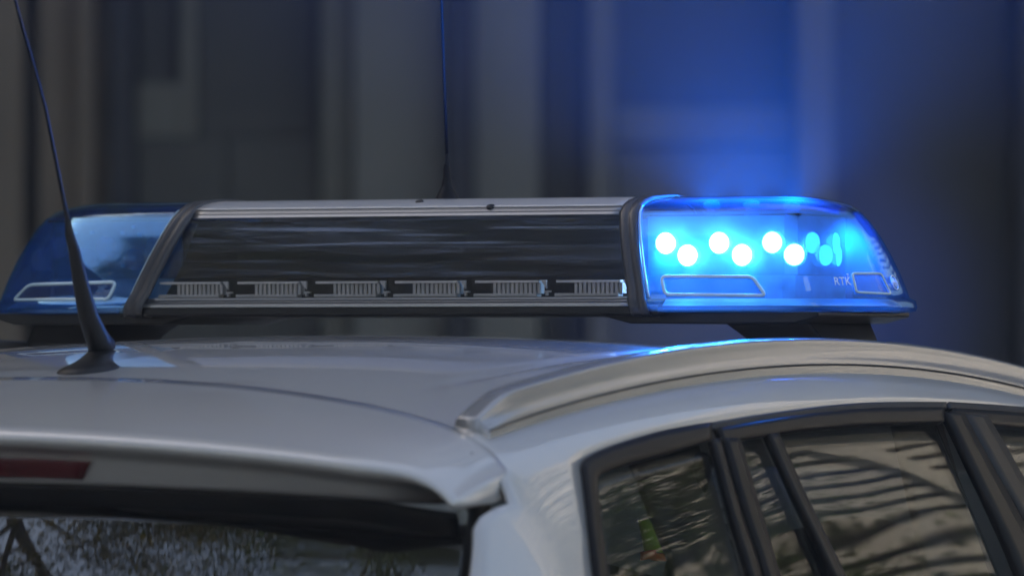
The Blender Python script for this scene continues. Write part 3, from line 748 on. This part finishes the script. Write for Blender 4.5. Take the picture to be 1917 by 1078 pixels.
text_mesh('lettering', '7', 1586, 518, 9, M['white_print'], DOME[1][0])
# round maker's mark beside the side lamp
rows = []
lab = [on_dome(1, px, py, .0012)[0] for px, py in ((1658, 500), (1680, 500), (1695, 544), (1668, 548))]
c, n = on_dome(1, 1672, 530, .0018); up = Vector((0, 0, 1)); up = (up-n*up.dot(n)).normalized(); r_ = up.cross(n)
def ringpts(r, k=28, sx=.9): return [c+r_*(r*sx*math.cos(2*math.pi*i/k))+up*(r*math.sin(2*math.pi*i/k)) for i in range(k)]
mark = build('emblem', *tubevf(ringpts(.0082), .0006, 6, True), M['white_print'], DOME[1][0])
bars = []
for dx, h0, h1 in ((-.0042, -.0045, .0045), (-.0022, -.0020, .0056), (.0002, -.0052, .0052), (.0024, -.0050, .0008), (.0044, -.0035, .0042)):
    bars.append(tubevf([c+r_*dx+up*h0, c+r_*dx+up*h1], .0006, 6))
bars.append(tubevf([c-r_*.005+up*.0006, c+r_*.005-up*.0004], .0006, 6))
build('emblem_bars', *join(*bars), M['white_print'], mark)
# mounting feet
for sg in (1, -1):
    pl = [(.262, -.004), (.285, -.010), (.30, -.0135), (.50, -.0135), (.53, -.006), (.53, -.0005), (.262, -.0005)]
    rows = [[Vector((sg*x, y, Z0+z)) for x, z in pl] for y in (-.125, .125)]
    pt_ = grid('mounting_plate', rows, M['plastic'], bar, cc=True, caps=True, smooth=False, bevel=.002)
    top, bot = [], []
    zr_ = surf(0, VR).z
    for yy in (-.075, .075):
        top.append((sg*.425, yy)); top.append((sg*.545, yy))
    q = [(.395, -.085, -.012), (.50, -.085, -.012), (.50, .085, -.012), (.395, .085, -.012)]
    w_ = [(.405, -.075), (.495, -.075), (.495, .075), (.405, .075)]
    rows = [[Vector((sg*x, y, Z0+z)) for x, y, z in q], [Vector((sg*(x+.02), y, Z0-.035)) for x, y in w_], [Vector((sg*(x+.02), y, zr_-.004)) for x, y in w_]]
    grid('mounting_foot', rows, M['plastic'], bar, cc=True, caps=True, smooth=False, bevel=.004)
# whip antenna on the lid
ac = at_y(837, 372, .01); ac.z = Z0+.1285
s_ = 8.0/FPX
build_prof = [(23, 0), (24, 3), (23, 6), (20, 10), (16, 19), (13.5, 23), (11, 26), (10.5, 30), (8.5, 39), (8.8, 41), (7.5, 42), (7, 58), (6, 66), (5.6, 69), (4.2, 70), (3.2, 74), (2.8, 90), (2.2, 92)]
la = build('antenna', *lathevf(ac, (-.012, .004, 1), [(r*s_, h*s_) for r, h in build_prof], 28), M['trim'], bar, auto=50)
wp = [ac+Vector((-.012, .004, 1))*(88*s_)]+[at_y(px, py, ac.y+.002*k) for k, (px, py) in enumerate([(833, 200), (829, 90), (826, 0), (822, -110)])]
build('whip', *tubevf(wp, [.0019, .0017, .0016, .0015, .0013], 8), M['whip'], la)
# blue spots added in the lit dome for its glow and spill
def beam(x, y, z, dx, dy, dz, power, size, blend=1.0, rad=.004, col=LEDC):
    l_ = bpy.data.lights.new('added_blue_spot', 'SPOT'); l_.energy = power; l_.color = col; l_.spot_size = R(size); l_.spot_blend = blend; l_.shadow_soft_size = rad
    o = bpy.data.objects.new('added_blue_spot', l_); COL.objects.link(o); o.parent = bar
    o.location = Vector((x, y, Z0+z))-org(bar); o.rotation_euler = Vector((dx, dy, dz)).to_track_quat('-Z', 'Y').to_euler(); return o
for x, z in ((.35, .1165), (.40, .1165), (.45, .1165)):
    beam(x, -.02, z, 0, -.12, 1, 170, 178, 1.0, .01)  # upward spots added to light the air above the dome
for x, z in ((.35, .075), (.41, .075), (.46, .075)):
    beam(x, .09, z, -.40, 1, .1, 4, 120)  # forward spots added to tint the wall blue
for x, z in ((.343, .069), (.43, .069)):
    beam(x, -.109, z, .3, -1, -.1, 3.0, 130)
beam(.508, -.03, .069, 1, -.3, .1, 2.0, 150)
# hidden spots in three small housings, added to throw blue on the wall behind
for k, x in enumerate((.36, .41, .46)):
    fd = Vector((-.425, .905, 0)).normalized(); c = Vector((x, .158, Z0+.022))
    fl = build('added_spot_housing', *lathevf(c-fd*.02, fd, [(.012, 0), (.015, .006), (.015, .022), (.0135, .024)], 20), M['plastic'], bar)
    build('led_lens', *lathevf(c-fd*.02, fd, [(.0125, .0235), (.0125, .0250), (.009, .0265), (.0, .027)], 20), M['led_half'], fl)  # glowing cap on the added spot
    beam(c.x+fd.x*.012, c.y+fd.y*.012, .022, fd.x, fd.y, .004, 240, 7.5, 1.0, .006, (.015, .12, 1.0))

# ------------------------------------------------------------------ haze
m, n, l, o = newmat('glow_haze_air'); pv = n.new('ShaderNodeVolumePrincipled')
pv.inputs['Density'].default_value = .0035; pv.inputs['Color'].default_value = (.92, .94, 1, 1); pv.inputs['Anisotropy'].default_value = .1  # volume added to imitate the blue lens glare around the lit dome
l.new(pv.outputs[0], o.inputs['Volume'])
hz_ = box('glow_haze', (0, 0, 10.5), (92, 92, 23.2), m); hz_['kind'] = 'stuff'; hz_.display_type = 'WIRE'
